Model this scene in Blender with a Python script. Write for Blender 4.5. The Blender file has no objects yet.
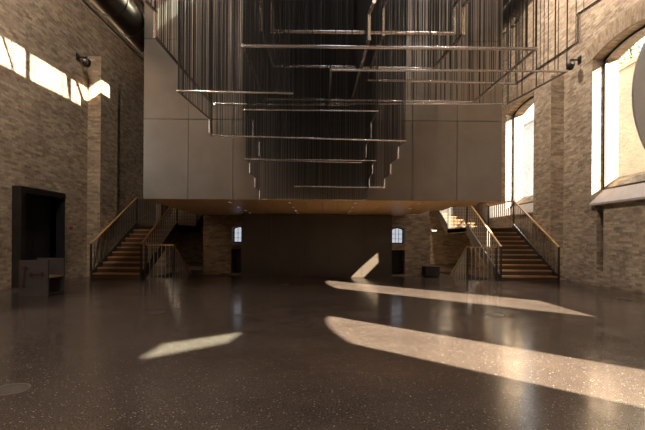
import bpy, bmesh, math, random
from mathutils import Vector, Matrix
from mathutils.geometry import delaunay_2d_cdt
random.seed(7)
scene = bpy.context.scene
COL = scene.collection

# ------------------------------------------------------------------ camera
F, VPX, VPY, ROLL, CAMH = 410.0, 325.0, 240.0, 0.007, 1.3
cd = bpy.data.cameras.new('camera')
cam = bpy.data.objects.new('camera', cd); COL.objects.link(cam)
cam.matrix_world = Matrix.Translation((0, 0, CAMH)) @ Matrix.Rotation(math.pi/2, 4, 'X') @ Matrix.Rotation(ROLL, 4, 'Z')
cd.sensor_width = 36.0; cd.lens = F/645*36
cd.shift_x = -(VPX-322.5)/645; cd.shift_y = (VPY-215)/645
cd.clip_end = 300
scene.camera = cam

# ------------------------------------------------------------------ world, sun, exposure
TY, TZ = 0.90, 0.70                       # sun travels (-1, TY, -TZ)
SUN = Vector((-1, TY, -TZ)).normalized()
w = bpy.data.worlds.new('sky'); scene.world = w; w.use_nodes = True
bg = w.node_tree.nodes['Background']
bg.inputs[0].default_value = (0.80, 0.88, 1.0, 1); bg.inputs[1].default_value = 4.0
sl = bpy.data.lights.new('sun', 'SUN'); sl.energy = 60; sl.angle = math.radians(0.35); sl.color = (1.0, 0.86, 0.70)
so = bpy.data.objects.new('sun', sl); COL.objects.link(so)
so.rotation_euler = SUN.to_track_quat('-Z', 'Y').to_euler(); so.location = (30, -30, 25)
vs = scene.view_settings
vs.view_transform = 'Standard'; vs.look = 'None'; vs.gamma = 1.0; vs.use_curve_mapping = False
vs.exposure = 0.12
FILL_LAMP = 300.0                              # watts of each added fill lamp
scene.cycles.max_bounces = 8; scene.cycles.diffuse_bounces = 5; scene.cycles.glossy_bounces = 4
scene.cycles.transparent_max_bounces = 12
scene.cycles.caustics_reflective = False; scene.cycles.caustics_refractive = False
scene.cycles.sample_clamp_indirect = 6

# ------------------------------------------------------------------ geometry helpers
def ray(px, py):
    """offset (right, up) per unit depth*F of a photo pixel, roll removed"""
    u, v = px-VPX, VPY-py
    return u - v*ROLL, v + u*ROLL
def at(px, py, d):
    a, b = ray(px, py)
    return Vector((a*d/F, d, CAMH + b*d/F))

def box(bm, x0, x1, y0, y1, z0, z1):
    v = [bm.verts.new(p) for p in ((x0,y0,z0),(x1,y0,z0),(x1,y1,z0),(x0,y1,z0),(x0,y0,z1),(x1,y0,z1),(x1,y1,z1),(x0,y1,z1))]
    for f in ((0,3,2,1),(4,5,6,7),(0,1,5,4),(1,2,6,5),(2,3,7,6),(3,0,4,7)):
        bm.faces.new([v[i] for i in f])
def prism(bm, a, b, t, n=4, t2=None):
    """straight bar from a to b, side t (n sides), ends square"""
    a, b = Vector(a), Vector(b); ax = (b-a).normalized()
    up = Vector((0,0,1)) if abs(ax.z) < .9 else Vector((0,1,0))
    s = ax.cross(up).normalized(); u = s.cross(ax)
    t2 = t2 or t
    if n == 4: offs = [(-t/2,-t2/2),(t/2,-t2/2),(t/2,t2/2),(-t/2,t2/2)]
    else: offs = [(t/2*math.cos(2*math.pi*k/n), t2/2*math.sin(2*math.pi*k/n)) for k in range(n)]
    r0 = [bm.verts.new(a+s*p+u*q) for p,q in offs]; r1 = [bm.verts.new(b+s*p+u*q) for p,q in offs]
    for k in range(n):
        bm.faces.new((r0[k], r0[(k+1)%n], r1[(k+1)%n], r1[k]))
    bm.faces.new(r0[::-1]); bm.faces.new(r1)
def lathe(bm, prof, c, axis='Z', n=24, closed=False):
    c = Vector(c); rings = []
    for r, h in prof:
        ring = []
        for k in range(n):
            a = 2*math.pi*k/n; p, q = r*math.cos(a), r*math.sin(a)
            ring.append(bm.verts.new(c + (Vector((p,q,h)) if axis=='Z' else Vector((p,h,q)) if axis=='Y' else Vector((h,p,q)))))
        rings.append(ring)
    for i in range(len(rings)-1):
        for k in range(n):
            bm.faces.new((rings[i][k], rings[i][(k+1)%n], rings[i+1][(k+1)%n], rings[i+1][k]))
    if not closed:
        bm.faces.new(rings[0][::-1]); bm.faces.new(rings[-1])
    else:
        for k in range(n): bm.faces.new((rings[-1][k], rings[-1][(k+1)%n], rings[0][(k+1)%n], rings[0][k]))
def box_uv(me):
    uv = me.uv_layers.new(name='UVMap') if not me.uv_layers else me.uv_layers[0]
    for p in me.polygons:
        n = p.normal; ax = max(range(3), key=lambda i: abs(n[i]))
        for li in p.loop_indices:
            c = me.vertices[me.loops[li].vertex_index].co
            uv.data[li].uv = (c.y, c.z) if ax == 0 else (c.x, c.z) if ax == 1 else (c.x, c.y)
def mesh(bm, smooth=False, uv=True):
    bmesh.ops.recalc_face_normals(bm, faces=bm.faces)
    me = bpy.data.meshes.new('mesh'); bm.to_mesh(me); bm.free()
    if uv: box_uv(me)
    if smooth:
        for p in me.polygons: p.use_smooth = True
        me.set_sharp_from_angle(angle=math.radians(40))
    return me
def obj(name, data, mat, parent=None, loc=None, smooth=False, **props):
    me = data if isinstance(data, bpy.types.Mesh) else mesh(data, smooth)
    me.name = name
    if mat is not None and not me.materials: me.materials.append(M[mat])
    o = bpy.data.objects.new(name, me); COL.objects.link(o)
    if parent: o.parent = parent
    if loc is not None: o.location = loc
    for k, v in props.items(): o[k] = v
    return o
def thing(name, label, cat, loc=(0,0,0), group=None):
    o = bpy.data.objects.new(name, None); COL.objects.link(o)
    o.location = loc; o.empty_display_size = .2
    o['label'] = label; o['category'] = cat
    if group: o['group'] = group
    return o
def boxes(*bs):
    bm = bmesh.new()
    for b in bs: box(bm, *b)
    return bm
def plate(fn, outline, holes, t_out):
    """solid plate: fn(p,q,side) -> 3d; outline/holes are 2d loops, a hole may be (inner loop, outer loop)"""
    bm = bmesh.new()
    loops = [(outline, outline)] + [h if isinstance(h[0][0], (tuple, list)) else (h, h) for h in holes]
    vv = []
    for side in (0, 1):
        pts, edges, idx = [], [], []
        for lp in loops:
            base = len(pts); l = lp[side]; pts += [Vector(p) for p in l]
            edges += [(base+i, base+(i+1) % len(l)) for i in range(len(l))]
            idx.append(range(base, base+len(l)))
        res = delaunay_2d_cdt(pts, edges, [], 0, 1e-7)
        P, T, orig = res[0], res[2], res[3]
        bv = [bm.verts.new(fn(p[0], p[1], side)) for p in P]
        def inside(c, loop):
            r = False; n = len(loop)
            for i in range(n):
                (x1,y1),(x2,y2) = loop[i][:2], loop[(i+1)%n][:2]
                if (y1 > c[1]) != (y2 > c[1]) and c[0] < (x2-x1)*(c[1]-y1)/(y2-y1)+x1: r = not r
            return r
        for t in T:
            c = sum((P[i] for i in t), Vector((0,0)))/3
            if inside(c, loops[0][side]) and not any(inside(c, l[side]) for l in loops[1:]):
                bm.faces.new([bv[i] for i in t])
        m = {}
        for i, o in enumerate(orig):
            for k in o: m[k] = bv[i]
        vv.append((m, idx))
    for li in range(len(loops)):
        a, b = vv[0], vv[1]; ids = list(a[1][li])
        for i in range(len(ids)):
            p, q = ids[i], ids[(i+1) % len(ids)]
            try: bm.faces.new((a[0][p], a[0][q], b[0][q], b[0][p]))
            except ValueError: pass
    return bm

# ------------------------------------------------------------------ materials
M = {}
class NT:
    def __init__(s, name):
        m = bpy.data.materials.new(name); m.use_nodes = True; M[name] = m
        s.t = m.node_tree; s.b = s.t.nodes['Principled BSDF']; s.out = s.t.nodes['Material Output']
    def n(s, typ, **kw):
        o = s.t.nodes.new(typ)
        for k, v in kw.items():
            if k.startswith('_'): setattr(o, k[1:], v)
            else: o.inputs[k.replace('__', ' ')].default_value = v
        return o
    def l(s, a, b): s.t.links.new(a, b)
    def ramp(s, fac, stops):
        r = s.n('ShaderNodeValToRGB'); e = r.color_ramp.elements
        while len(e) < len(stops): e.new(.5)
        for i, (p, c) in enumerate(stops): e[i].position = p; e[i].color = (*c, 1)
        s.l(fac, r.inputs[0]); return r.outputs[0]
    def bump(s, h, strength, dist):
        b = s.n('ShaderNodeBump', Strength=strength, Distance=dist); s.l(h, b.inputs['Height']); s.l(b.outputs[0], s.b.inputs['Normal'])
def simple(name, col, rough=.5, metal=0.0, var=.15, scale=6, bump=0.0, coord='Object', stretch=None):
    t = NT(name); tc = t.n('ShaderNodeTexCoord'); src = tc.outputs[coord]
    if stretch:
        mp = t.n('ShaderNodeMapping'); mp.inputs['Scale'].default_value = stretch; t.l(src, mp.inputs[0]); src = mp.outputs[0]
    no = t.n('ShaderNodeTexNoise', Scale=scale, Detail=5.0, Roughness=.6); t.l(src, no.inputs['Vector'])
    c = t.ramp(no.outputs['Fac'], [(.3, [v*(1-var) for v in col]), (.7, [min(1, v*(1+var)) for v in col])])
    t.l(c, t.b.inputs['Base Color'])
    t.b.inputs['Roughness'].default_value = rough; t.b.inputs['Metallic'].default_value = metal
    if bump: t.bump(no.outputs['Fac'], bump, .01)
    return t
def brick(name, c1, c2, c3, mortar, bw=.235, rh=.078):
    t = NT(name); tc = t.n('ShaderNodeTexCoord')
    # slight wobble of the courses
    no0 = t.n('ShaderNodeTexNoise', Scale=1.3, Detail=2.0); t.l(tc.outputs['UV'], no0.inputs['Vector'])
    sub = t.n('ShaderNodeVectorMath', _operation='SUBTRACT'); t.l(no0.outputs['Color'], sub.inputs[0]); sub.inputs[1].default_value = (.5,.5,.5)
    sc = t.n('ShaderNodeVectorMath', _operation='SCALE'); t.l(sub.outputs[0], sc.inputs[0]); sc.inputs['Scale'].default_value = .03
    ad = t.n('ShaderNodeVectorMath', _operation='ADD'); t.l(tc.outputs['UV'], ad.inputs[0]); t.l(sc.outputs[0], ad.inputs[1])
    def br(a, b, bias):
        n = t.n('ShaderNodeTexBrick', Scale=1.0, Bias=bias)
        n.inputs['Color1'].default_value = (*a,1); n.inputs['Color2'].default_value = (*b,1); n.inputs['Mortar'].default_value = (*mortar,1)
        n.inputs['Mortar Size'].default_value = .007; n.inputs['Mortar Smooth'].default_value = .3
        n.inputs['Brick Width'].default_value = bw; n.inputs['Row Height'].default_value = rh
        n.offset = .5; t.l(ad.outputs[0], n.inputs['Vector']); return n
    b1 = br(c1, c2, 0.0)
    # large blotches between two brick mixes, and fine grain
    no = t.n('ShaderNodeTexNoise', Scale=.55, Detail=4.0, Roughness=.6); t.l(tc.outputs['Object'], no.inputs['Vector'])
    gr = t.n('ShaderNodeTexNoise', Scale=14.0, Detail=5.0, Roughness=.7); t.l(tc.outputs['Object'], gr.inputs['Vector'])
    f1 = t.ramp(no.outputs['Fac'], [(.3, (.78,.76,.74)), (.7, (1.15,1.13,1.08))])
    f2 = t.ramp(gr.outputs['Fac'], [(.32, (.5,.47,.45)), (.5, (1,1,1)), (.75, (1.2,1.18,1.12))])
    m1 = t.n('ShaderNodeMix', _data_type='RGBA', _blend_type='MULTIPLY'); m1.inputs[0].default_value = 1; t.l(b1.outputs['Color'], m1.inputs[6]); t.l(f1, m1.inputs[7])
    m2 = t.n('ShaderNodeMix', _data_type='RGBA', _blend_type='MULTIPLY'); m2.inputs[0].default_value = .5; t.l(m1.outputs[2], m2.inputs[6]); t.l(f2, m2.inputs[7])
    # a share of the bricks is darker: cell noise on the same grid size
    vo = t.n('ShaderNodeTexVoronoi', Scale=5.0); mp = t.n('ShaderNodeMapping'); mp.inputs['Scale'].default_value = (.85, 2.6, 1)
    t.l(ad.outputs[0], mp.inputs[0]); t.l(mp.outputs[0], vo.inputs['Vector'])
    sp = t.n('ShaderNodeSeparateColor'); t.l(vo.outputs['Color'], sp.inputs[0])
    k = t.ramp(sp.outputs[0], [(.0, c3), (.16, c3), (.2, (1,1,1))])
    m3 = t.n('ShaderNodeMix', _data_type='RGBA', _blend_type='MULTIPLY'); m3.inputs[0].default_value = .5; t.l(m2.outputs[2], m3.inputs[6]); t.l(k, m3.inputs[7])
    t.l(m3.outputs[2], t.b.inputs['Base Color']); t.b.inputs['Roughness'].default_value = .85
    inv = t.n('ShaderNodeMath', _operation='SUBTRACT'); inv.inputs[0].default_value = 1; t.l(b1.outputs['Fac'], inv.inputs[1])
    mx = t.n('ShaderNodeMath', _operation='MULTIPLY_ADD'); t.l(gr.outputs['Fac'], mx.inputs[0]); mx.inputs[1].default_value = .6; t.l(inv.outputs[0], mx.inputs[2])
    t.bump(mx.outputs[0], .8, .012)
brick('brick', (.53,.415,.295), (.29,.21,.145), (.52,.48,.45), (.36,.295,.23))
brick('arch_brick', (.40,.295,.195), (.27,.19,.125), (.6,.55,.5), (.31,.25,.19))
brick('outside_brick', (.60,.56,.49), (.52,.47,.40), (.85,.82,.78), (.55,.51,.45))

def floor_mat():
    t = NT('terrazzo'); tc = t.n('ShaderNodeTexCoord')
    big = t.n('ShaderNodeTexNoise', Scale=.7, Detail=5.0, Roughness=.6); t.l(tc.outputs['Object'], big.inputs['Vector'])
    base = t.ramp(big.outputs['Fac'], [(.3, (.060,.045,.037)), (.7, (.108,.081,.066))])
    fine = t.n('ShaderNodeTexNoise', Scale=55.0, Detail=4.0, Roughness=.7); t.l(tc.outputs['Object'], fine.inputs['Vector'])
    fr = t.ramp(fine.outputs['Fac'], [(.35, (.6,.58,.56)), (.65, (1.35,1.33,1.3))])
    m = t.n('ShaderNodeMix', _data_type='RGBA', _blend_type='MULTIPLY'); m.inputs[0].default_value = 1; t.l(base, m.inputs[6]); t.l(fr, m.inputs[7])
    cur = m.outputs[2]
    for sc, thr, col in ((40.0, .16, (.38,.345,.31)), (95.0, .2, (.22,.19,.165))):
        vo = t.n('ShaderNodeTexVoronoi', Scale=sc, Randomness=1.0); t.l(tc.outputs['Object'], vo.inputs['Vector'])
        sep = t.n('ShaderNodeSeparateColor'); t.l(vo.outputs['Color'], sep.inputs[0])
        r = t.n('ShaderNodeMath', _operation='MULTIPLY'); t.l(sep.outputs[0], r.inputs[0]); t.l(sep.outputs[0], r.inputs[1])
        r2 = t.n('ShaderNodeMath', _operation='MULTIPLY'); t.l(r.outputs[0], r2.inputs[0]); r2.inputs[1].default_value = thr*1.7
        lt = t.n('ShaderNodeMath', _operation='LESS_THAN'); t.l(vo.outputs['Distance'], lt.inputs[0]); t.l(r2.outputs[0], lt.inputs[1])
        mm = t.n('ShaderNodeMix', _data_type='RGBA'); t.l(lt.outputs[0], mm.inputs[0]); t.l(cur, mm.inputs[6]); mm.inputs[7].default_value = (*col, 1); cur = mm.outputs[2]
    t.l(cur, t.b.inputs['Base Color'])
    ro = t.n('ShaderNodeTexNoise', Scale=1.6, Detail=6.0, Roughness=.65); t.l(tc.outputs['Object'], ro.inputs['Vector'])
    rr = t.ramp(ro.outputs['Fac'], [(.3, (.10,)*3), (.7, (.25,)*3)]); t.l(rr, t.b.inputs['Roughness'])
    t.b.inputs['Specular IOR Level'].default_value = .5
floor_mat()
simple('bronze', (.29,.25,.21), .31, .88, .12, 1.2)
def wood(name, col, rough=.45, stretch=(14,1.2,14)):
    simple(name, col, rough, 0, .28, 5, .15, stretch=stretch)
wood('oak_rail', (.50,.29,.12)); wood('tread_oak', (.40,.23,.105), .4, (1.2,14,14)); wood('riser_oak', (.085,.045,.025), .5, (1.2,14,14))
wood('soffit_wood', (.86,.50,.21), .42, (14,.8,14))
simple('chrome', (.93,.84,.77), .18, .78, .04, 3)
simple('wire', (.03,.027,.023), .55, .2, .1, 3)
simple('steel', (.42,.40,.37), .32, 1.0, .12, 5)
simple('dark_steel', (.075,.066,.060), .42, .85, .15, 4)
simple('core_panel', (.085,.068,.050), .38, .55, .14, 1.3)
simple('black', (.012,.011,.011), .45, 0, .2, 3)
simple('stringer_paint', (.035,.026,.022), .5, 0, .15, 4)
simple('duct', (.20,.185,.17), .28, 1.0, .15, 2)
simple('plaster', (.20,.17,.145), .9, 0, .12, 2)
simple('ceiling_dark', (.10,.085,.072), .9, 0, .12, 2)
simple('sill_stone', (.44,.385,.36), .6, 0, .1, 4)
simple('desk_grey', (.10,.088,.08), .45, .2, .12, 4)
simple('rust_red', (.075,.028,.02), .5, .2, .2, 8)
simple('shelf_oak', (.42,.25,.11), .5, 0, .2, 6)
simple('grey_disc', (.72,.66,.59), .75, 0, .08, 2)
simple('cover_metal', (.17,.155,.14), .38, .7, .15, 20, .1)
simple('red_plastic', (.35,.03,.02), .4, 0, .1, 9)
simple('paving', (.48,.42,.35), .9, 0, .12, 2)
simple('concrete', (.22,.19,.165), .8, 0, .12, 3)
simple('leaf', (.16,.24,.08), .7, 0, .35, 3)
simple('bark', (.12,.085,.06), .9, 0, .25, 8)
def emis(name, col, s):
    t = NT(name); t.b.inputs['Base Color'].default_value = (*col,1); t.b.inputs['Emission Color'].default_value = (*col,1); t.b.inputs['Emission Strength'].default_value = s
emis('daylight_glow_pane', (.80,.86,1.0), .6)  # pane emission stands in for daylight; no lit court lies behind
emis('panel_glow', (1.0,.85,.65), .6)
emis('lamp_glow', (1.0,.85,.65), 2.0)
def glass(name='glass', col=(.93,.95,.94)):
    t = NT(name); t.t.nodes.remove(t.b)
    tr = t.n('ShaderNodeBsdfTransparent'); tr.inputs[0].default_value = (*col,1)
    gl = t.n('ShaderNodeBsdfGlossy', Roughness=.02); fw = t.n('ShaderNodeLayerWeight', Blend=.5); pw_ = t.n('ShaderNodeMath', _operation='POWER'); pw_.inputs[1].default_value = 5.0; t.l(fw.outputs['Facing'], pw_.inputs[0])
    fr = t.n('ShaderNodeMath', _operation='MULTIPLY_ADD'); t.l(pw_.outputs[0], fr.inputs[0]); fr.inputs[1].default_value = .5; fr.inputs[2].default_value = .03
    mx = t.n('ShaderNodeMixShader'); t.l(fr.outputs[0], mx.inputs[0]); t.l(tr.outputs[0], mx.inputs[1]); t.l(gl.outputs[0], mx.inputs[2]); t.l(mx.outputs[0], t.out.inputs[0])
glass(); glass('green_glass', (.88,1.0,1.0))

# ------------------------------------------------------------------ the hall shell
WX, WXO, GX = 8.1, 8.9, 8.5          # wall inner face, outer face, glass plane
ZC, DN, DF = 12.0, -10.0, 23.0       # ceiling height, near end, far end
def arch_loop(dc, hw, sill, spring, rise, n=14):
    R = (hw*hw + rise*rise)/(2*rise); cz = spring + rise - R; a = math.asin(hw/R)
    pts = [(dc-hw, sill), (dc+hw, sill)]
    for i in range(n+1):
        t = a - 2*a*i/n; pts.append((dc + R*math.sin(t), cz + R*math.cos(t)))
    return pts
# centre depth, half width, inner sill, outer sill, springing, rise
WIN_R = [(11.2, 1.27, 2.44, 3.28, 6.85, .22), (17.05, 1.40, 2.44, 3.28, 7.0, .24),
         (4.65, 1.31, 2.22, 2.86, 5.98, .22), (-1.36, 1.17, 2.44, 3.08, 5.98, .22)]
WIN_L = [(4.65, 1.31, 2.44, 3.28, 6.85, .22), (-1.36, 1.25, 2.44, 3.28, 6.85, .22), (-7.0, 1.25, 2.44, 3.28, 6.85, .22)]  # unseen left windows, added for sky light on box and walls
def back_to_x(p, X):      # carry a sunlit point back along the sun's ray to a wall plane
    s = X - p[0]; return (p[1] - TY*s, p[2] + TZ*s)
def sun_hole(pts):  # unseen wall opening, added and shaped to let in one sun patch
    return ([back_to_x(p, WX) for p in pts], [back_to_x(p, WXO) for p in pts])
def win_hole(wn):
    dc, hw, s0, s1, sp, ri = wn
    return (arch_loop(dc, hw, s0, sp, ri), arch_loop(dc, hw, s1, sp, ri))
core_d = 14.22
def on_floor(px, py):
    a, b = ray(px, py); d = -CAMH*F/b; return (a*d/F, d, 0.0)
slit_floor = sun_hole([on_floor(140,359), on_floor(226,343), on_floor(242,332), on_floor(164,344)])
c1, c2, c3, c4 = at(377.5,253,core_d), at(378.5,262.5,core_d), at(363,278,core_d), at(349,277.6,core_d)
slit_core = sun_hole([c4, c3, c2, c1])
outline = [(DN,-.3),(DF+.8,-.3),(DF+.8,ZC+.3),(DN,ZC+.3)]
recess = [(11.93,.42),(12.24,.42),(12.24,2.36),(11.93,2.36)]
wr = obj('wall_right', plate(lambda p,q,s: (WXO if s else WX, p, q), outline, [win_hole(x) for x in WIN_R] + [slit_floor, slit_core, recess], .8), 'brick', kind='structure')
obj('recess_back', boxes((WX+.55, WX+.62, 11.9, 12.27, .35, 2.45)), 'brick', wr)
door_d0, door_d1, door_h = 10.75, 12.35, 2.5
dl = [(door_d0,-.02),(door_d1,-.02),(door_d1,door_h),(door_d0,door_h)]
wl = obj('wall_left', plate(lambda p,q,s: (-WXO if s else -WX, p, q), outline, [win_hole(x) for x in WIN_L] + [dl], .8), 'brick', kind='structure')
obj('wall_rear', boxes((-WXO, WXO, DN-.5, DN, -.3, ZC+.3)), 'brick', kind='structure')
obj('wall_end', boxes((-WXO, WXO, DF, DF+.5, -3, ZC+.3)), 'brick', kind='structure')

# pilasters, capped below the duct zone
def pilaster(parent, s, d0, top):
    bm = boxes((min(s*7.66,s*WX+s*.02), max(s*7.66,s*WX+s*.02), d0, d0+1.15, 0, top))
    obj('pilaster', bm, 'brick', parent)
for d0 in (13.95, 19.6):
    pilaster(wl, -1, d0, 7.5); pilaster(wr, 1, d0, 7.0)

# arch rings of soldier bricks over the windows
def arch_ring(parent, s, wn, t=.48):
    dc, hw, s0, s1, sp, ri = wn
    R = (hw*hw + ri*ri)/(2*ri); cz = sp + ri - R; a = math.asin(hw/R) + .05
    bm = bmesh.new(); uvl = bm.loops.layers.uv.new('UVMap'); n = 16; pr = []
    for i in range(n+1):
        th = -a + 2*a*i/n
        for r in (R, R+t):
            for x in (s*(WX-.012), s*(WX+.05)):
                pr.append((bm.verts.new((x, dc+r*math.sin(th), cz+r*math.cos(th))), (r-R, th*R)))
    def q(*ids):
        f = bm.faces.new([pr[i][0] for i in ids])
        for lp, i in zip(f.loops, ids): lp[uvl].uv = pr[i][1]
    for i in range(n):
        b = 4*i; c = b+4
        q(b, b+2, c+2, c); q(b+1, c+1, c+3, b+3); q(b+2, b+3, c+3, c+2); q(b, c, c+1, b+1)
    bmesh.ops.recalc_face_normals(bm, faces=bm.faces)
    me = bpy.data.meshes.new('arch'); bm.to_mesh(me); bm.free()
    obj('arch_ring', me, 'arch_brick', parent)
for wn in WIN_R[:2]: arch_ring(wr, 1, wn)

# windows: frame, pane, sloping sill
def window(name, s, wn):
    dc, hw, s0, s1, sp, ri = wn
    k = (GX-WX)/(WXO-WX); sg = s0 + (s1-s0)*k
    root = obj(name, plate(lambda p,q,sd: (s*(GX-.06 if sd else GX+.02), p, q), arch_loop(dc, hw+.02, sg-.04, sp, ri+.02),
               [arch_loop(dc, hw-.07, sg+.07, sp-.07, ri)], .08), 'dark_steel', kind='structure')
    obj('window_pane', plate(lambda p,q,sd: (s*(GX-.015 if sd else GX-.02), p, q), arch_loop(dc, hw-.06, sg+.06, sp-.06, ri), [], .01), 'glass', root)
    bm = bmesh.new()
    v = [bm.verts.new((s*x, y, z)) for x, z in ((WX-.07, s0-.045), (WX-.07, s0+.015), (GX-.05, sg+.03), (GX-.05, sg-.06)) for y in (dc-hw, dc+hw)]
    for f in ((0,1,3,2),(2,3,5,4),(4,5,7,6),(6,7,1,0),(0,2,4,6),(1,7,5,3)): bm.faces.new([v[i] for i in f])
    obj('window_sill', bm, 'sill_stone', root)
n = 1
for wn in WIN_R: window('window_%d' % n, 1, wn); n += 1
for wn in WIN_L: window('window_%d' % n, -1, wn); n += 1

# ceiling with added glazed openings, traced back from the wanted sun patches
def back_to_ceiling(p):
    s = (ZC - p.z)/TZ; return (p.x + s, p.y - TY*s)
def on_left(px, py):
    a, b = ray(px, py); return at(px, py, -WX*F/a)
panes = [[(-12,29.5),(1,36.5),(13,72),(-12,60)], [(4,37.5),(25,49.5),(25,79),(15,73.5)],
         [(30.5,54),(66,75),(69,100.5),(30.5,81.5)], [(71,79),(75.5,82),(84.5,109),(71,102)], [(78,83),(103,98),(103,122),(87,111)]]
roof_holes = [[back_to_ceiling(on_left(*p)) for p in q] for q in panes]
bd = 10.36
roof_holes.append([back_to_ceiling(at(x, y, bd)) for x, y in ((157,8),(157,31),(246,-38),(217,-38))])
ceil = obj('ceiling', plate(lambda p,q,s: (p, q, ZC+.06 if s else ZC), [(-WX-.4,DN-.4),(WX+.4,DN-.4),(WX+.4,DF+.4),(-WX-.4,DF+.4)], roof_holes, .06), 'ceiling_dark', kind='structure')

for i, h in enumerate(roof_holes):
    obj('sun_opening_pane', plate(lambda p,q,s: (p, q, ZC+.04 if s else ZC+.03), h, [], .01), 'green_glass' if i == 5 else 'glass', ceil)
g0, g1 = slit_floor; gm = [((a[0]+b[0])/2, (a[1]+b[1])/2) for a, b in zip(g0, g1)]
obj('slit_pane', plate(lambda p,q,s: (GX+.005 if s else GX, p, q), gm, [], .01), 'green_glass', wr)  # green pane for the added opening, tints its sun patch

# floor, with the two stairwells that lead down
XI = {-1: 5.95, 1: 5.70}; XO = 7.63
WELL = {-1: (4.95, 5.87, 13.46, 17.2), 1: (4.66, 5.62, 13.46, 17.2)}
holes = []
for s in (-1, 1):
    a, b, d0, d1 = WELL[s]; holes.append([(s*a,d0),(s*b,d0),(s*b,d1),(s*a,d1)])
fl = obj('floor', plate(lambda p,q,s: (p, q, -.25 if s else 0), [(-WX-.2,DN-.2),(WX+.2,DN-.2),(WX+.2,DF+.2),(-WX-.2,DF+.2)], holes, .25), 'terrazzo', kind='structure')
for s in (-1, 1):
    a, b, d0, d1 = WELL[s]; x0, x1 = min(s*a,s*b), max(s*a,s*b)
    obj('stairwell_shaft', boxes((x0-.1,x0,d0-.1,d1+.1,-3,-.25),(x1,x1+.1,d0-.1,d1+.1,-3,-.25),(x0,x1,d0-.1,d0,-3,-.25),(x0,x1,d1,d1+.1,-3,-.25),(x0,x1,d0,d1,-3,-2.9)), 'concrete', fl)

# central brick block behind the core wall, with small arched windows, panes glowing in place of daylight
def small_win(cx): return [(x, z) for x, z in arch_loop(cx, .23, 1.18, 1.72, .07, 8)]
BD = 15.0
swl = at(238, 234, BD).x; swr = at(398.5, 235, BD).x
def niche(cx): return [(cx-.24,.05),(cx+.24,.05),(cx+.24,.95),(cx-.24,.95)]
blk = obj('wall_back', plate(lambda p,q,s: (p, BD+.45 if s else BD, q), [(-4.45,-.2),(3.85,-.2),(3.85,2.25),(-4.45,2.25)], [small_win(swl), small_win(swr), niche(swl), niche(swr)], .45), 'brick', kind='structure')
for x in (-4.45, 3.40): obj('return_wall', boxes((x, x+.45, BD+.45, 22.9, -.2, 2.25)), 'brick', blk)
for cx in (swl, swr): obj('niche_back', boxes((cx-.26, cx+.26, BD+.44, BD+.47, 0, 1.0)), 'black', blk)  # black sheet stands for the shade deep in the niche
def small_window(name, cx, mat):
    fr = obj(name, plate(lambda p,q,s: (p, BD+.36 if s else BD+.30, q), small_win(cx), [arch_loop(cx, .19, 1.22, 1.69, .06, 8)], .06), 'dark_steel', kind='structure')
    obj('window_pane', plate(lambda p,q,s: (p, BD+.34 if s else BD+.335, q), arch_loop(cx, .2, 1.21, 1.70, .06, 8), [], .01), 'daylight_glow_pane', fr)
    for k in (-.065, .065): obj('glazing_bar', boxes((cx+k-.008, cx+k+.008, BD+.30, BD+.33, 1.2, 1.75)), 'dark_steel', fr)
    for z in (1.36, 1.54): obj('glazing_bar', boxes((cx-.2, cx+.2, BD+.30, BD+.33, z-.008, z+.008)), 'dark_steel', fr)
small_window('window_8', swl, 'brick'); small_window('window_9', swr, 'brick')

# core wall under the box: tall dark panels
cx0, cx1 = at(241, 270, core_d).x, at(392, 270, core_d).x
core = obj('wall_core', boxes((cx0+.02, cx1-.02, core_d+.03, BD-.02, 0, 2.165)), 'dark_steel', kind='structure')
pw = (cx1-cx0)/5
for i in range(5):
    for z0, z1 in ((.0, .72), (.72, 2.17)):
        obj('panel', boxes((cx0+i*pw+.004, cx0+(i+1)*pw-.004, core_d, core_d+.03, z0+.004, z1-.004)), 'core_panel', core)

# ------------------------------------------------------------------ the suspended metal-clad volume
BF = 10.4
bx0, bx1, bz0 = at(143, 199, BF).x, at(501.5, 200.5, BF).x, 2.31
vol = thing('suspended_box', 'huge dark bronze metal-clad box hanging over the hall floor between the two staircases', 'metal box', (0, BF, bz0))
def off(bm):
    bmesh.ops.translate(bm, verts=bm.verts, vec=(0, -BF, -bz0)); return bm
def box_body():
    bm = bmesh.new()
    plan = [(bx0+.03,BF+.04),(bx1-.03,BF+.04),(3.02,14.5),(2.95,22.9),(bx0+.03,22.9)]
    bot = [2.36,2.36,2.27,2.27,2.27]
    lo = [bm.verts.new((x,y,z)) for (x,y),z in zip(plan,bot)]; hi = [bm.verts.new((x,y,8.39)) for x,y in plan]
    n = len(plan)
    for i in range(n): bm.faces.new((lo[i],lo[(i+1)%n],hi[(i+1)%n],hi[i]))
    bm.faces.new(hi)
    bm.faces.new((lo[0],lo[1],lo[2],lo[4])); bm.faces.new((lo[2],lo[3],lo[4]))
    return bm
obj('body', off(box_body()), 'dark_steel', vol)
npan = 8; pw = (bx1-bx0)/npan
zs = [bz0, 4.34, 6.37, 8.40]
for j in range(3):
    for i in range(npan):
        obj('panel', off(boxes((bx0+i*pw+.006, bx0+(i+1)*pw-.006, BF, BF+.04, zs[j]+.006, zs[j+1]-.006))), 'bronze', vol)
    y = BF+.04
    while y < 22.5:     # left flank panels
        obj('side_panel', off(boxes((bx0, bx0+.03, y+.006, min(y+1.56,22.9)-.006, zs[j]+.006, zs[j+1]-.006))), 'bronze', vol); y += 1.56
    for i in range(4):  # slanted right flank
        p0, p1 = Vector((bx1,BF+.04)).lerp(Vector((3.05,14.5)), i/4+.002), Vector((bx1,BF+.04)).lerp(Vector((3.05,14.5)), (i+1)/4-.002)
        bm = bmesh.new(); prism(bm, (p0.x,p0.y,(zs[j]+zs[j+1])/2), (p1.x,p1.y,(zs[j]+zs[j+1])/2), .03, 4, zs[j+1]-zs[j]-.012)
        obj('side_panel', off(bm), 'bronze', vol)
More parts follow.
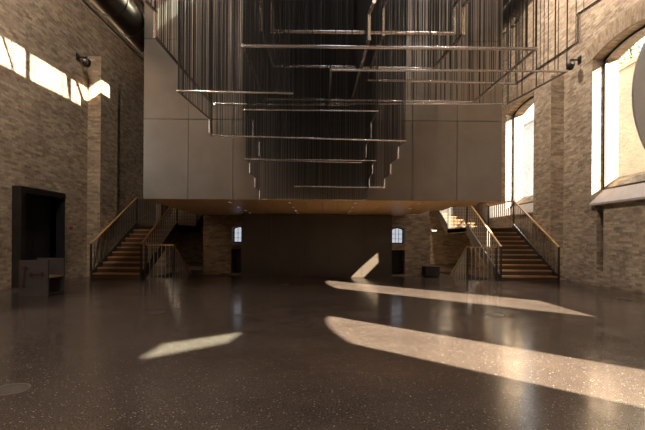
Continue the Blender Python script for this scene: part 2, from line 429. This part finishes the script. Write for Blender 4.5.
# soffit boards run front to back, sloping slightly down to the core wall
nb = 22; bw = (bx1-bx0)/nb
for i in range(nb):
    xa, xb = bx0+i*bw+.004, bx0+(i+1)*bw-.004
    ye = 14.9 if xb < 3.1 else min(14.9, BF + (bx1-xb)/(bx1-3.05)*4.1)
    if ye < BF+.3: ye = BF+.3
    zb = lambda y: 2.315 - (y-BF)*(.115/3.82)
    bm = bmesh.new()
    v = [bm.verts.new(p) for p in ((xa,BF+.05,zb(BF+.05)),(xb,BF+.05,zb(BF+.05)),(xb,ye,zb(ye)),(xa,ye,zb(ye)))]
    u = [bm.verts.new(p.co+Vector((0,0,.03))) for p in v]
    bm.faces.new(v); bm.faces.new(u)
    for k in range(4): bm.faces.new((v[k],v[(k+1)%4],u[(k+1)%4],u[k]))
    obj('soffit_board', off(bm), 'soffit_wood', vol)
cols = [(-2.55,'first'),(-.95,'second'),(.8,'third'),(2.5,'fourth')]
rows = [(10.95,'nearest the front edge'),(12.1,'in the second row'),(13.1,'in the third row'),(13.9,'closest to the core wall')]
def lamp_meshes():
    bm = bmesh.new(); lathe(bm, [(.062,0),(.062,-.014),(.044,-.014),(.044,0)], (0,0,0), n=16, closed=True); a = mesh(bm, True); a.materials.append(M['steel'])
    bm = bmesh.new(); lathe(bm, [(.044,-.002),(.044,-.006)], (0,0,0), n=16); b = mesh(bm); b.materials.append(M['lamp_glow']); return a, b
lm = lamp_meshes()
for x, cn in cols:
    for y, rn in rows:
        t = thing('recessed_downlight', f'small round downlight in wooden soffit, {cn} column from left, {rn}', 'downlight', (x, y, zb(y)+.001), 'downlights in the wooden soffit')
        obj('trim_ring', lm[0], None, t); obj('lens', lm[1], None, t)

# ------------------------------------------------------------------ staircases
RISE, NR = .1664, 11
def copy_mesh(me, name, parent, loc, rot=None):
    o = bpy.data.objects.new(name, me); COL.objects.link(o); o.parent = parent; o.location = loc
    if rot: o.rotation_euler = rot
    return o
bal_mesh = {}
def baluster(h):
    k = round(h, 2)
    if k not in bal_mesh:
        m = mesh(boxes((-.013,.013,-.013,.013,0,k))); m.materials.append(M['steel']); m.name = 'baluster'; bal_mesh[k] = m
    return bal_mesh[k]
def balustrade(t, a, b, hrail=1.1, step=.19, base=.02, posts=(1,1), rail='oak_rail', skip_ends=True):
    """handrail, bottom flat and upright bars between two floor points (relative to thing origin)"""
    a, b = Vector(a), Vector(b); up = Vector((0,0,hrail))
    bm = bmesh.new(); prism(bm, a+up, b+up, .065, 4, .045); obj('handrail', bm, rail, t)
    bm = bmesh.new(); prism(bm, a+Vector((0,0,base)), b+Vector((0,0,base)), .045, 4, .012); obj('bottom_rail', bm, 'steel', t)
    L = (b-a).length; n = max(1, round(Vector((b.x-a.x, b.y-a.y)).length/step)); ang = math.atan2(b.y-a.y, b.x-a.x) - math.pi/2
    for i in range(1, n):
        p = a.lerp(b, i/n); copy_mesh(baluster(hrail-base-.02), 'baluster', t, p+Vector((0,0,base)), (0,0,ang))
    for f, e in zip(posts, (a, b)):
        if f:
            bm = bmesh.new(); box(bm, e.x-.025, e.x+.025, e.y-.025, e.y+.025, e.z-.0, e.z+hrail+.0); obj('post', bm, 'dark_steel', t)
def staircase(s, label):
    D0, D1, D2 = 13.36, 16.55, 19.1; xi, xo = s*XI[s], s*XO
    t = thing('staircase', label, 'staircase', ((xi+xo)/2, D0, 0), 'staircases flanking the box')
    ox, oy = (xi+xo)/2, D0
    hw = abs(xo-xi)/2
    run = (D1-D0)/(NR-1)
    Z1 = RISE*NR
    tm = mesh(boxes((-hw+.05, hw-.05, -.03, run+.01, -.045, 0))); tm.materials.append(M['tread_oak'])
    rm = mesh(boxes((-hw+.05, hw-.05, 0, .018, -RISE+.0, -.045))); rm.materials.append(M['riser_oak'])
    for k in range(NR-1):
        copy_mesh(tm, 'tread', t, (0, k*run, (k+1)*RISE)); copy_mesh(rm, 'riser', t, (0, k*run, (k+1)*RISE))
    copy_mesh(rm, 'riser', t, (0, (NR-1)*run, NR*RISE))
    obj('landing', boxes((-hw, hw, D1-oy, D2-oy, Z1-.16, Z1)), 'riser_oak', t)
    run2 = .30; n2 = 11
    for k in range(n2):
        copy_mesh(tm, 'tread', t, (0, D2-oy+k*run2, Z1+(k+1)*RISE)); copy_mesh(rm, 'riser', t, (0, D2-oy+k*run2, Z1+(k+1)*RISE))
    D3 = D2+n2*run2; Z2 = Z1+n2*RISE
    obj('upper_landing', boxes((-hw, hw, D3-oy-.1, 22.98-oy, Z2-.16, Z2)), 'riser_oak', t)
    for x in (-hw, hw):
        for (ya, za, yb, zb_) in ((0, .02, D1-oy, Z1-.02), (D2-oy, Z1+.02, D3-oy, Z2)):
            bm = bmesh.new()
            xs = (x, x+.05) if x < 0 else (x-.05, x)
            v0, v1 = [], []
            ptsl = [(ya-.06, max(0, za-.02) if ya == 0 else za-.22), (ya-.06, za+.16), (yb-.05, zb_+.16), (yb+.12, zb_+.04), (yb+.12, zb_-.16), (yb, zb_-.24), (ya+.22, za-.22 if ya else 0)]
            for yy, zz in ptsl:
                v0.append(bm.verts.new((xs[0],yy,zz))); v1.append(bm.verts.new((xs[1],yy,zz)))
            bm.faces.new(v0); bm.faces.new(v1)
            for i in range(len(v0)): bm.faces.new((v0[i], v0[(i+1)%len(v0)], v1[(i+1)%len(v0)], v1[i]))
            obj('stringer', bm, 'stringer_paint', t)
        obj('landing_edge', boxes(((x if x < 0 else x-.05), (x+.05 if x < 0 else x), D1-oy+.1, D2-oy, Z1-.2, Z1+.04)), 'stringer_paint', t)
        xx = x + (.025 if x < 0 else -.025)
        balustrade(t, (xx, -.03, .02), (xx, D1-oy, Z1+.02), base=.16)
        balustrade(t, (xx, D1-oy, Z1+.02), (xx, D2-oy, Z1+.02), posts=(0,1), base=.05)
        balustrade(t, (xx, D2-oy, Z1+.02), (xx, D3-oy, Z2+.02), posts=(0,1), base=.16)
    bm = bmesh.new(); lathe(bm, [(.5,0),(.5,-.03),(.46,-.04)], (0, D1-oy+1.3, Z1-.16), n=20); obj('landing_fill_lamp', bm, 'dark_steel', t)  # lamp added to brighten the brick below the landing
    l = bpy.data.lights.new('landing_fill_light', 'AREA'); l.shape = 'DISK'; l.size = .9; l.energy = 16; l.color = (1,.8,.58)
    lo = bpy.data.objects.new('landing_fill_light', l); COL.objects.link(lo); lo.parent = t; lo.location = (0, D1-oy+1.3, Z1-.24)
    return t
staircase(-1, 'shadowed oak and steel staircase rising along the left wall beside the open dark doorway')
staircase(1, 'sunlit oak and steel staircase rising along the right wall below the tall windows')

# guard rails round the stairwells going down
for s, lab in ((-1, 'steel and oak guard rail around the stairwell at foot of the shadowed staircase'), (1, 'steel and oak guard rail around the stairwell at foot of the sunlit staircase')):
    a, b, d0, d1 = WELL[s]
    t = thing('guard_rail', lab, 'balustrade', (s*a, d0-.06, 0), 'guard rails at the stairwells')
    balustrade(t, (0,0,.0), (s*(b-a)-s*.02,0,.0), hrail=1.1, step=.13)
    balustrade(t, (0,.02,.0), (0,3.0,-1.9), hrail=1.1, step=.17, posts=(0,1), base=.02)

# ------------------------------------------------------------------ hanging sculpture of mirror-polished bars on wires
def build_bar(label, d0, pts, t, step, wr_=.0045, top=7.7):
    """pts: (px, py, kind) kind: how we get here: s start, h frontal, v vertical, b level run in depth, f level run forward by px=metres"""
    P = []
    for px, py, k in pts:
        if k == 's': P.append(at(px, py, d0)); continue
        q = P[-1]
        if k == 'v': p = at(px, py, q.y); p.x = q.x; p.y = q.y
        elif k in 'hb':
            a, b = ray(px, py); d = (q.z-CAMH)*F/b; p = Vector((a*d/F, d, q.z))
        elif k == 'x': p = Vector((q.x+px, q.y+py, q.z))
        P.append(p)
    root = thing('hanging_bar', label, 'hanging sculpture', P[0], 'mirror bars of the hanging sculpture')
    o = P[0].copy(); bm = bmesh.new()
    for p, q in zip(P, P[1:]):
        ax = (q-p).normalized(); prism(bm, p-o-ax*t*.45, q-o+ax*t*.45, t, 12)
    obj('bar', bm, 'chrome', root, smooth=True)
    bm = bmesh.new(); cnt = 0
    for p, q in zip(P, P[1:]):
        if abs(q.z-p.z) > .02: continue
        L = (q-p).length; n = max(1, int(L/(step*(2.4 if abs(q.y-p.y) > abs(q.x-p.x) else 1))))
        for i in range(n+1):
            c = p.lerp(q, min(1, max(0, (i+random.uniform(-.3,.3))/n)))
            ra = wr_*random.choice((.6,.8,1,1,1.5))
            prism(bm, (c.x-o.x, c.y-o.y, c.z-o.z+t*.4), (c.x-o.x, c.y-o.y, top-o.z), ra*2, 4); cnt += 1
        rb = bmesh.new(); prism(rb, (p.x-o.x,p.y-o.y,top-o.z+.02), (q.x-o.x,q.y-o.y,top-o.z+.02), .05, 4, .04)
        for e in (p, q): prism(rb, (e.x-o.x,e.y-o.y,top-o.z+.04), (e.x-o.x,e.y-o.y,ZC-o.z-.005), .012, 4)
        obj('suspension_rail', rb, 'dark_steel', root)
    obj('suspension_wires', bm, 'wire', root, kind='stuff')
    return P
S = .11
build_bar('mirror bar whose left corner hangs before the sunlit patch of the metal box', 5.55,
    [(145,0,'s'),(155.5,11.5,'b'),(155.5,37,'v'),(212,104,'b'),(350,105,'h'),(369,39,'b'),(370,14,'v'),(374,2,'b')], .05, .03)
build_bar('short mirror bar uppermost in the hanging sculpture, with upright ends', 6.0,
    [(272,-6,'s'),(272.5,4,'b'),(273,31.5,'v'),(454,33.5,'h'),(453.5,7,'v'),(459,-1,'b')], .054, .045)
build_bar('mirror bar running just below and behind the uppermost bar, flaring to right', 5.9,
    [(261,-4,'s'),(261.5,8,'b'),(263,30.5,'v'),(273,66,'b'),(433,68.5,'h'),(463,34,'b'),(462.5,7,'v'),(471,-3,'b')], .054, .05)
build_bar('wide closed mirror loop, front edge longest of all bars, corner before brick wall', 5.9,
    [(243,46,'s'),(535.6,49,'h'),(473.5,102,'b'),(265.5,99,'h'),(243,46,'b')], .048, S)
build_bar('mirror bar that climbs to the right edge in front of brick wall', 6.0,
    [(388,-3,'s'),(383,8,'b'),(383,34.7,'v'),(366,80,'b'),(516,83.7,'h'),(579,42,'b'),(580,14,'v'),(600,0,'b')], .054, S)
build_bar('narrow closed mirror loop whose right corner points at the black spotlight', 6.7,
    [(331,70,'s'),(567,71.3,'h'),(507,104,'b'),(329,103.5,'h'),(331,70,'b')], .038, S)
build_bar('dark mirror bar stepping back from the middle left towards the metal box', 6.15,
    [(292,93.5,'s'),(178,91,'h'),(209.7,119,'b'),(208.8,133,'v'),(211.5,135.5,'b'),(405,141,'h'),(398,146.8,'b'),(398,158,'v'),(390.5,163.5,'b'),(390.5,174,'v'),(384.5,178.3,'b'),(384.5,187.5,'v'),(295,186.4,'h')], .034, .028)
build_bar('thin mirror bar with stepped ends in the middle of the lower cascade', 9.1,
    [(361,162.6,'s'),(264,160.4,'h'),(259.5,155.5,'b'),(259.2,142,'v'),(253,136.3,'b'),(252.5,120,'v'),(243.6,109.8,'b'),(377.6,111,'h'),(371,123,'b'),(370.5,137.7,'v'),(366,145,'b'),(365.5,157,'v')], .024, .045)
build_bar('lowest and thinnest mirror bar, stepping down to the lower edge of the box', 9.85,
    [(365.5,200,'s'),(259.6,199.3,'h'),(259.6,190.5,'v'),(255,186.7,'b'),(255,177.5,'v'),(249.7,172.8,'b'),(249.7,163,'v'),(245.6,159,'b'),(375.3,160.6,'h'),(372.5,164.5,'b'),(372.5,173.5,'v'),(369.3,178,'b'),(369.3,187.6,'v'),(365.5,191.5,'b')], .02, .045)

# ------------------------------------------------------------------ doorway on the left wall
dr = obj('door_1', boxes((-WX-.25,-7.86,10.6,10.75,0,2.65),(-WX-.25,-7.86,10.75,12.42,2.5,2.65)), 'dark_steel', kind='structure')
obj('jamb_lining', boxes((-WX-.25,-7.87,12.35,12.41,0,2.5)), 'black', dr)
mid = (10.75+12.35)/2
for y0, y1 in ((10.76, mid-.004), (mid+.004, 12.34)):
    lf = obj('door_leaf', boxes((-8.33,-8.27,y0,y1,.01,2.49)), 'black', dr)
    yy = y1-.09 if y0 < 11 else y0+.09
    bm = bmesh.new(); prism(bm, (-8.235,yy,.95), (-8.235,yy,1.25), .02, 8); prism(bm, (-8.27,yy,1.0),(-8.235,yy,1.0),.015,6); prism(bm, (-8.27,yy,1.2),(-8.235,yy,1.2),.015,6)
    obj('pull_handle', bm, 'dark_steel', lf)
# red call point by the door
t = thing('call_point', 'small red fire call point on brick wall beside the dark doorway', 'alarm', (-WX, 13.05, 1.62))
obj('housing', boxes((0,.045,-.05,.05,-.05,.05)), 'red_plastic', t); obj('glass_plate', boxes((.045,.05,-.03,.03,-.03,.03)), 'plaster', t)

# grey desk unit before the doorway
d = 9.15; p0 = at(18.7, 296, d); p1 = at(47.7, 296.3, d); p2 = at(62.8, 294, d)
t = thing('reception_desk', 'dark grey box-shaped desk with rust red bar marks before the doorway', 'desk', (p0.x, d, 0))
W1, H, DP = p1.x-p0.x, .80, .56
obj('front_panel', boxes((0,W1,0,.045,0,H)), 'desk_grey', t)
obj('side_panel', boxes((0,.04,.045,DP,0,H-.01)), 'desk_grey', t)
obj('back_panel', boxes((0,W1,DP,DP+.045,0,H+.03)), 'desk_grey', t)
obj('shelf', boxes((.04,W1-.01,.05,DP-.005,.40,.43)), 'shelf_oak', t)
obj('base_board', boxes((.04,W1-.01,.05,DP-.005,.02,.05)), 'desk_grey', t)
def mark(cx, cz, L, vert):
    bs = [(-.02,.02,-.012,0,-L/2,L/2)] + [(-.055,.055,-.014,0,z-.018,z+.018) for z in (-L/2+.05, L/2-.05)]
    bm = boxes(*bs)
    bmesh.ops.rotate(bm, verts=bm.verts, cent=(0,0,0), matrix=Matrix.Rotation(.10 if vert else math.pi/2-.03, 3, 'Y'))
    obj('bar_mark', bm, 'rust_red', t, loc=(cx, -.001, cz))
mark(.13, .42, .50, True); mark(.40, .48, .34, False)

# ------------------------------------------------------------------ ducts, conduits, cameras, lamps
def duct(s, X, Z, r, y0, y1, label, ring=.95):
    t = thing('ventilation_duct', label, 'duct', (X, y0, Z))
    bm = bmesh.new(); lathe(bm, [(r,0),(r,y1-y0)], (0,0,0), 'Y', 40); obj('tube', bm, 'duct', t, smooth=True)
    bm = bmesh.new(); lathe(bm, [(r,-.015),(r+.018,-.015),(r+.018,.015),(r,.015)], (0,0,0), 'Y', 40, True); rm = mesh(bm, True); rm.materials.append(M['duct'])
    y = ring*.6
    while y < y1-y0: copy_mesh(rm, 'joint_ring', t, (0,y,0)); y += ring
    k = 0
    for y in (1.6, 5.0, 8.4):
        if y < y1-y0:
            bm = bmesh.new(); prism(bm, (0,y,r), (0,y,ZC-Z), .02, 6); obj('hanger_rod', bm, 'dark_steel', t)
    return t
duct(-1, -5.05, 6.9, .385, 6.2, 22.8, 'fat round metal duct overhead between left wall and the metal box')
duct(1, 5.05, 7.55, .24, 8.5, 22.8, 'slim round metal duct overhead at right side of the metal box')
def conduit(X, Z, r, label, y0=5, y1=22.9):
    bm = bmesh.new(); prism(bm, (0,0,0), (0,y1-y0,0), r*2, 10)
    for y in range(2, 17, 4): prism(bm, (0,y,0), (0,y,.12), .012, 4)
    o = obj('conduit', bm, 'steel', None, (X, y0, Z), True); o['label'] = label; o['category'] = 'pipe'
conduit(-5.9, 7.05, .035, 'thin steel conduit running between left brick wall and the fat duct')
conduit(-4.72, 7.32, .02, 'thin steel conduit between the fat duct and the metal box')

def wall_camera(s, pos, label, cat, name):
    """bracket on the wall with a round black head"""
    t = thing(name, label, cat, pos)
    obj('wall_plate', boxes((-.02 if s > 0 else 0, 0 if s > 0 else .02, -.09,.09,-.11,.11)), 'black', t)
    bm = bmesh.new(); prism(bm, (0,0,.0), (-s*.30,0,.0), .05, 8); prism(bm, (-s*.30,0,.02), (-s*.30,0,-.08), .05, 8); obj('arm', bm, 'black', t)
    bm = bmesh.new(); lathe(bm, [(.02,-.01),(.10,-.03),(.125,-.08),(.125,-.15),(.105,-.22),(.065,-.27),(.02,-.29)], (-s*.30,0,-.04), n=20); hd = obj('head', bm, 'black', t, smooth=True)
    bm = bmesh.new(); lathe(bm, [(.045,-.10),(.045,-.155),(.03,-.16)], (-s*.30,.02,-.15), 'Y', 14); obj('lens', bm, 'chrome', hd, smooth=True)
wall_camera(-1, at(77.5, 56.5, 13.2) * 1, 'black dome camera on bracket above the left brick pilaster', 'camera', 'dome_camera')
wall_camera(1, at(577.5, 61, 13.05), 'black spotlight on bracket high on right brick wall', 'spotlight', 'wall_spotlight')
for o in COL.objects:
    if o.name == 'dome_camera': o.location = (-WX, 13.35, at(77.5,56.5,13.3).z)
    if o.name == 'wall_spotlight': o.location = (WX, 13.1, at(577.5,60,13.1).z)
# round speaker near the right duct
p = at(514.5, 20, 11.6)
t = thing('round_loudspeaker', 'small round loudspeaker hanging at upper right corner of the metal box', 'speaker', p)
bm = bmesh.new(); lathe(bm, [(.13,.0),(.15,.02),(.15,.16),(.10,.2)], (0,0,0), 'Y', 24); obj('housing', bm, 'dark_steel', t, smooth=True)
bm = bmesh.new(); lathe(bm, [(.15,0),(.15,-.02),(.115,-.02),(.115,0)], (0,0,0), 'Y', 24, True); obj('rim', bm, 'steel', t, smooth=True)
bm = bmesh.new(); prism(bm, (0,.1,.14), (0,.1,ZC-p.z), .02, 6); obj('hanger_rod', bm, 'dark_steel', t)
# emergency lamp below the right landing
p = at(434.5, 230.5, 16.0)
t = thing('emergency_lamp', 'small lit lamp fixed under the stair landing at right', 'lamp', p)
obj('housing', boxes((-.09,.09,0,.06,.02,.09)), 'dark_steel', t); obj('diffuser', boxes((-.08,.08,-.004,.06,-.03,.02)), 'lamp_glow', t)
obj('bracket', boxes((3.85-p.x,-.09,.01,.05,.04,.07)), 'dark_steel', t)
# low dark cabinet at the end of the brick wall
p = at(425, 277, 14.5)
t = thing('low_cabinet', 'low dark cabinet standing on floor against the brick wall right of the core', 'cabinet', (p.x, 14.45, 0))
obj('body', boxes((0,.5,0,.5,.05,.36)), 'black', t); obj('top', boxes((-.015,.515,-.015,.515,.36,.385)), 'dark_steel', t); obj('plinth', boxes((.03,.47,.03,.47,0,.05)), 'black', t)
obj('door', boxes((.02,.48,-.012,0,.07,.34)), 'dark_steel', t)

# unseen fill lamps added on the ceiling to brighten the walls
def ceiling_fill(x, y, label, k=1.0):
    t = thing('fill_lamp', label, 'fill lamp', (x, y, ZC), 'added fill lamps under the ceiling')
    t.rotation_euler = (0, .95 if x < 0 else -.95, 0)
    bm = bmesh.new(); prism(bm, (0,0,0), (0,0,-.35), .03, 8); obj('stem', bm, 'dark_steel', t)
    bm = bmesh.new(); lathe(bm, [(.06,-.33),(.12,-.36),(.30,-.62),(.31,-.64),(.285,-.64),(.10,-.38),(.05,-.36)], (0,0,0), n=28); obj('shade', bm, 'dark_steel', t, smooth=True)
    bm = bmesh.new(); lathe(bm, [(.03,-.38),(.07,-.42),(.08,-.48),(.05,-.54),(.01,-.56)], (0,0,0), n=16); obj('bulb', bm, 'lamp_glow', t, smooth=True)
    l = bpy.data.lights.new('fill_light', 'AREA'); l.shape = 'DISK'; l.size = .5; l.energy = FILL_LAMP*k; l.color = (1.0,.88,.76)
    lo = bpy.data.objects.new('fill_light', l); COL.objects.link(lo); lo.parent = t; lo.location = (0,0,-.66)
for x, y, k, lab in ((-3.2,-5.5,1.0,'left one of the rearmost pair'),(3.2,-5.5,1.0,'right one of the rearmost pair'),
                     (-3.2,1.0,1.2,'left one of the middle pair'),(3.2,1.0,1.0,'right one of the middle pair'),
                     (-3.6,6.8,2.1,'in front of the box at left'),(3.4,8.4,1.6,'in front of the box at right'),(3.4,13.6,1.9,'above the box near the right wall')):
    ceiling_fill(x, y, f'added tilted dark bell-shaped fill lamp, {lab}', k)

# floor covers
for px, py, r, lab in ((10,389.5,.15,'round metal floor cover in left foreground'), (155,312,.16,'round metal floor cover in front of the left guard rail'),
                       (283,284.5,.16,'round metal floor cover in front of the core wall'), (494,315,.16,'round dark floor cover between the two long sun patches'),
                       (625,299,.16,'round floor cover close to the right brick wall')):
    x, y, z = on_floor(px, py)
    t = thing('floor_cover', lab, 'floor cover', (x, y, 0), 'round covers set in the floor')
    bm = bmesh.new(); lathe(bm, [(r,.0005),(r,.004),(r-.018,.004),(r-.018,.0005)], (0,0,0), n=32, closed=True); obj('rim', bm, 'steel', t)
    bm = bmesh.new(); lathe(bm, [(r-.019,.0005),(r-.019,.003)], (0,0,0), n=32); obj('lid', bm, 'cover_metal', t)

# large round panel hanging near the right-hand windows
dd = 4.6; a = at(751, 95, dd)
t = thing('hanging_disc', 'large round grey panel hanging in front of the right arched window', 'panel', a)
bm = bmesh.new(); lathe(bm, [(1.30,-.03),(1.33,-.015),(1.33,.015),(1.30,.03)], (0,0,0), 'Y', 72); obj('disc', bm, 'grey_disc', t, smooth=True)
for x in (-.6,.6):
    bm = bmesh.new(); prism(bm, (x,0,1.17), (x,0,ZC-a.z), .008, 6); obj('cable', bm, 'steel', t)

# ------------------------------------------------------------------ outside: ground, garden wall, added screens, trees
obj('ground_outside', boxes((WXO, 60, -30, 60, -.3, -.05)), 'paving', kind='structure')
obj('wall_garden', boxes((13.0, 13.5, 16.5, 45, -.05, 8.85), (12.9, 13.6, 16.4, 45, 8.85, 9.05)), 'outside_brick', kind='structure')
obj('wall_sun_screen', boxes((10.3, 10.6, 7.7, 9.72, -.05, 12)), 'outside_brick', kind='structure')  # unseen wall added to keep most sun out of the first right window
obj('wall_sky_screen', boxes((16.0, 16.4, -28, 13, -.05, 7.6), (15.9, 16.5, -28, 13, 7.6, 7.8)), 'outside_brick', kind='structure')  # unseen wall added to hide low sky the metal box would reflect
def tree(loc, h, r, label, seed):
    rnd = random.Random(seed)
    t = thing('tree', label, 'tree', loc, 'trees beyond the garden wall')
    bm = bmesh.new(); prism(bm, (0,0,0), (.1,.1,h*.7), .35, 8)
    for k in range(5):
        an = k*1.3; prism(bm, (.05,.05,h*.45+k*.3), (r*.6*math.cos(an), r*.6*math.sin(an), h*.75+k*.2), .12, 6)
    obj('trunk', bm, 'bark', t)
    vs_, fs = [], []
    for k in range(3200):
        while True:
            q = Vector((rnd.uniform(-1,1), rnd.uniform(-1,1), rnd.uniform(-1,1)))
            if q.length < 1: break
        c = Vector((q.x*r, q.y*r, h*.78 + q.z*r*.8)); a1 = Vector((rnd.gauss(0,1), rnd.gauss(0,1), rnd.gauss(0,1))).normalized()
        a2 = a1.orthogonal().normalized(); s = rnd.uniform(.08,.17); b = len(vs_)
        vs_ += [c-a1*s, c+a2*s*.5, c+a1*s, c-a2*s*.5]; fs.append((b,b+1,b+2,b+3))
    me = bpy.data.meshes.new('leaves'); me.from_pydata(vs_, [], fs)
    obj('foliage', me, 'leaf', t, kind='stuff')
tree((16.3, 21.5, 0), 14.2, 2.9, 'leafy green tree above the garden wall, seen through the arched window', 3)
tree((19.5, 27.5, 0), 15.0, 3.0, 'taller green tree farther behind the garden wall', 5)
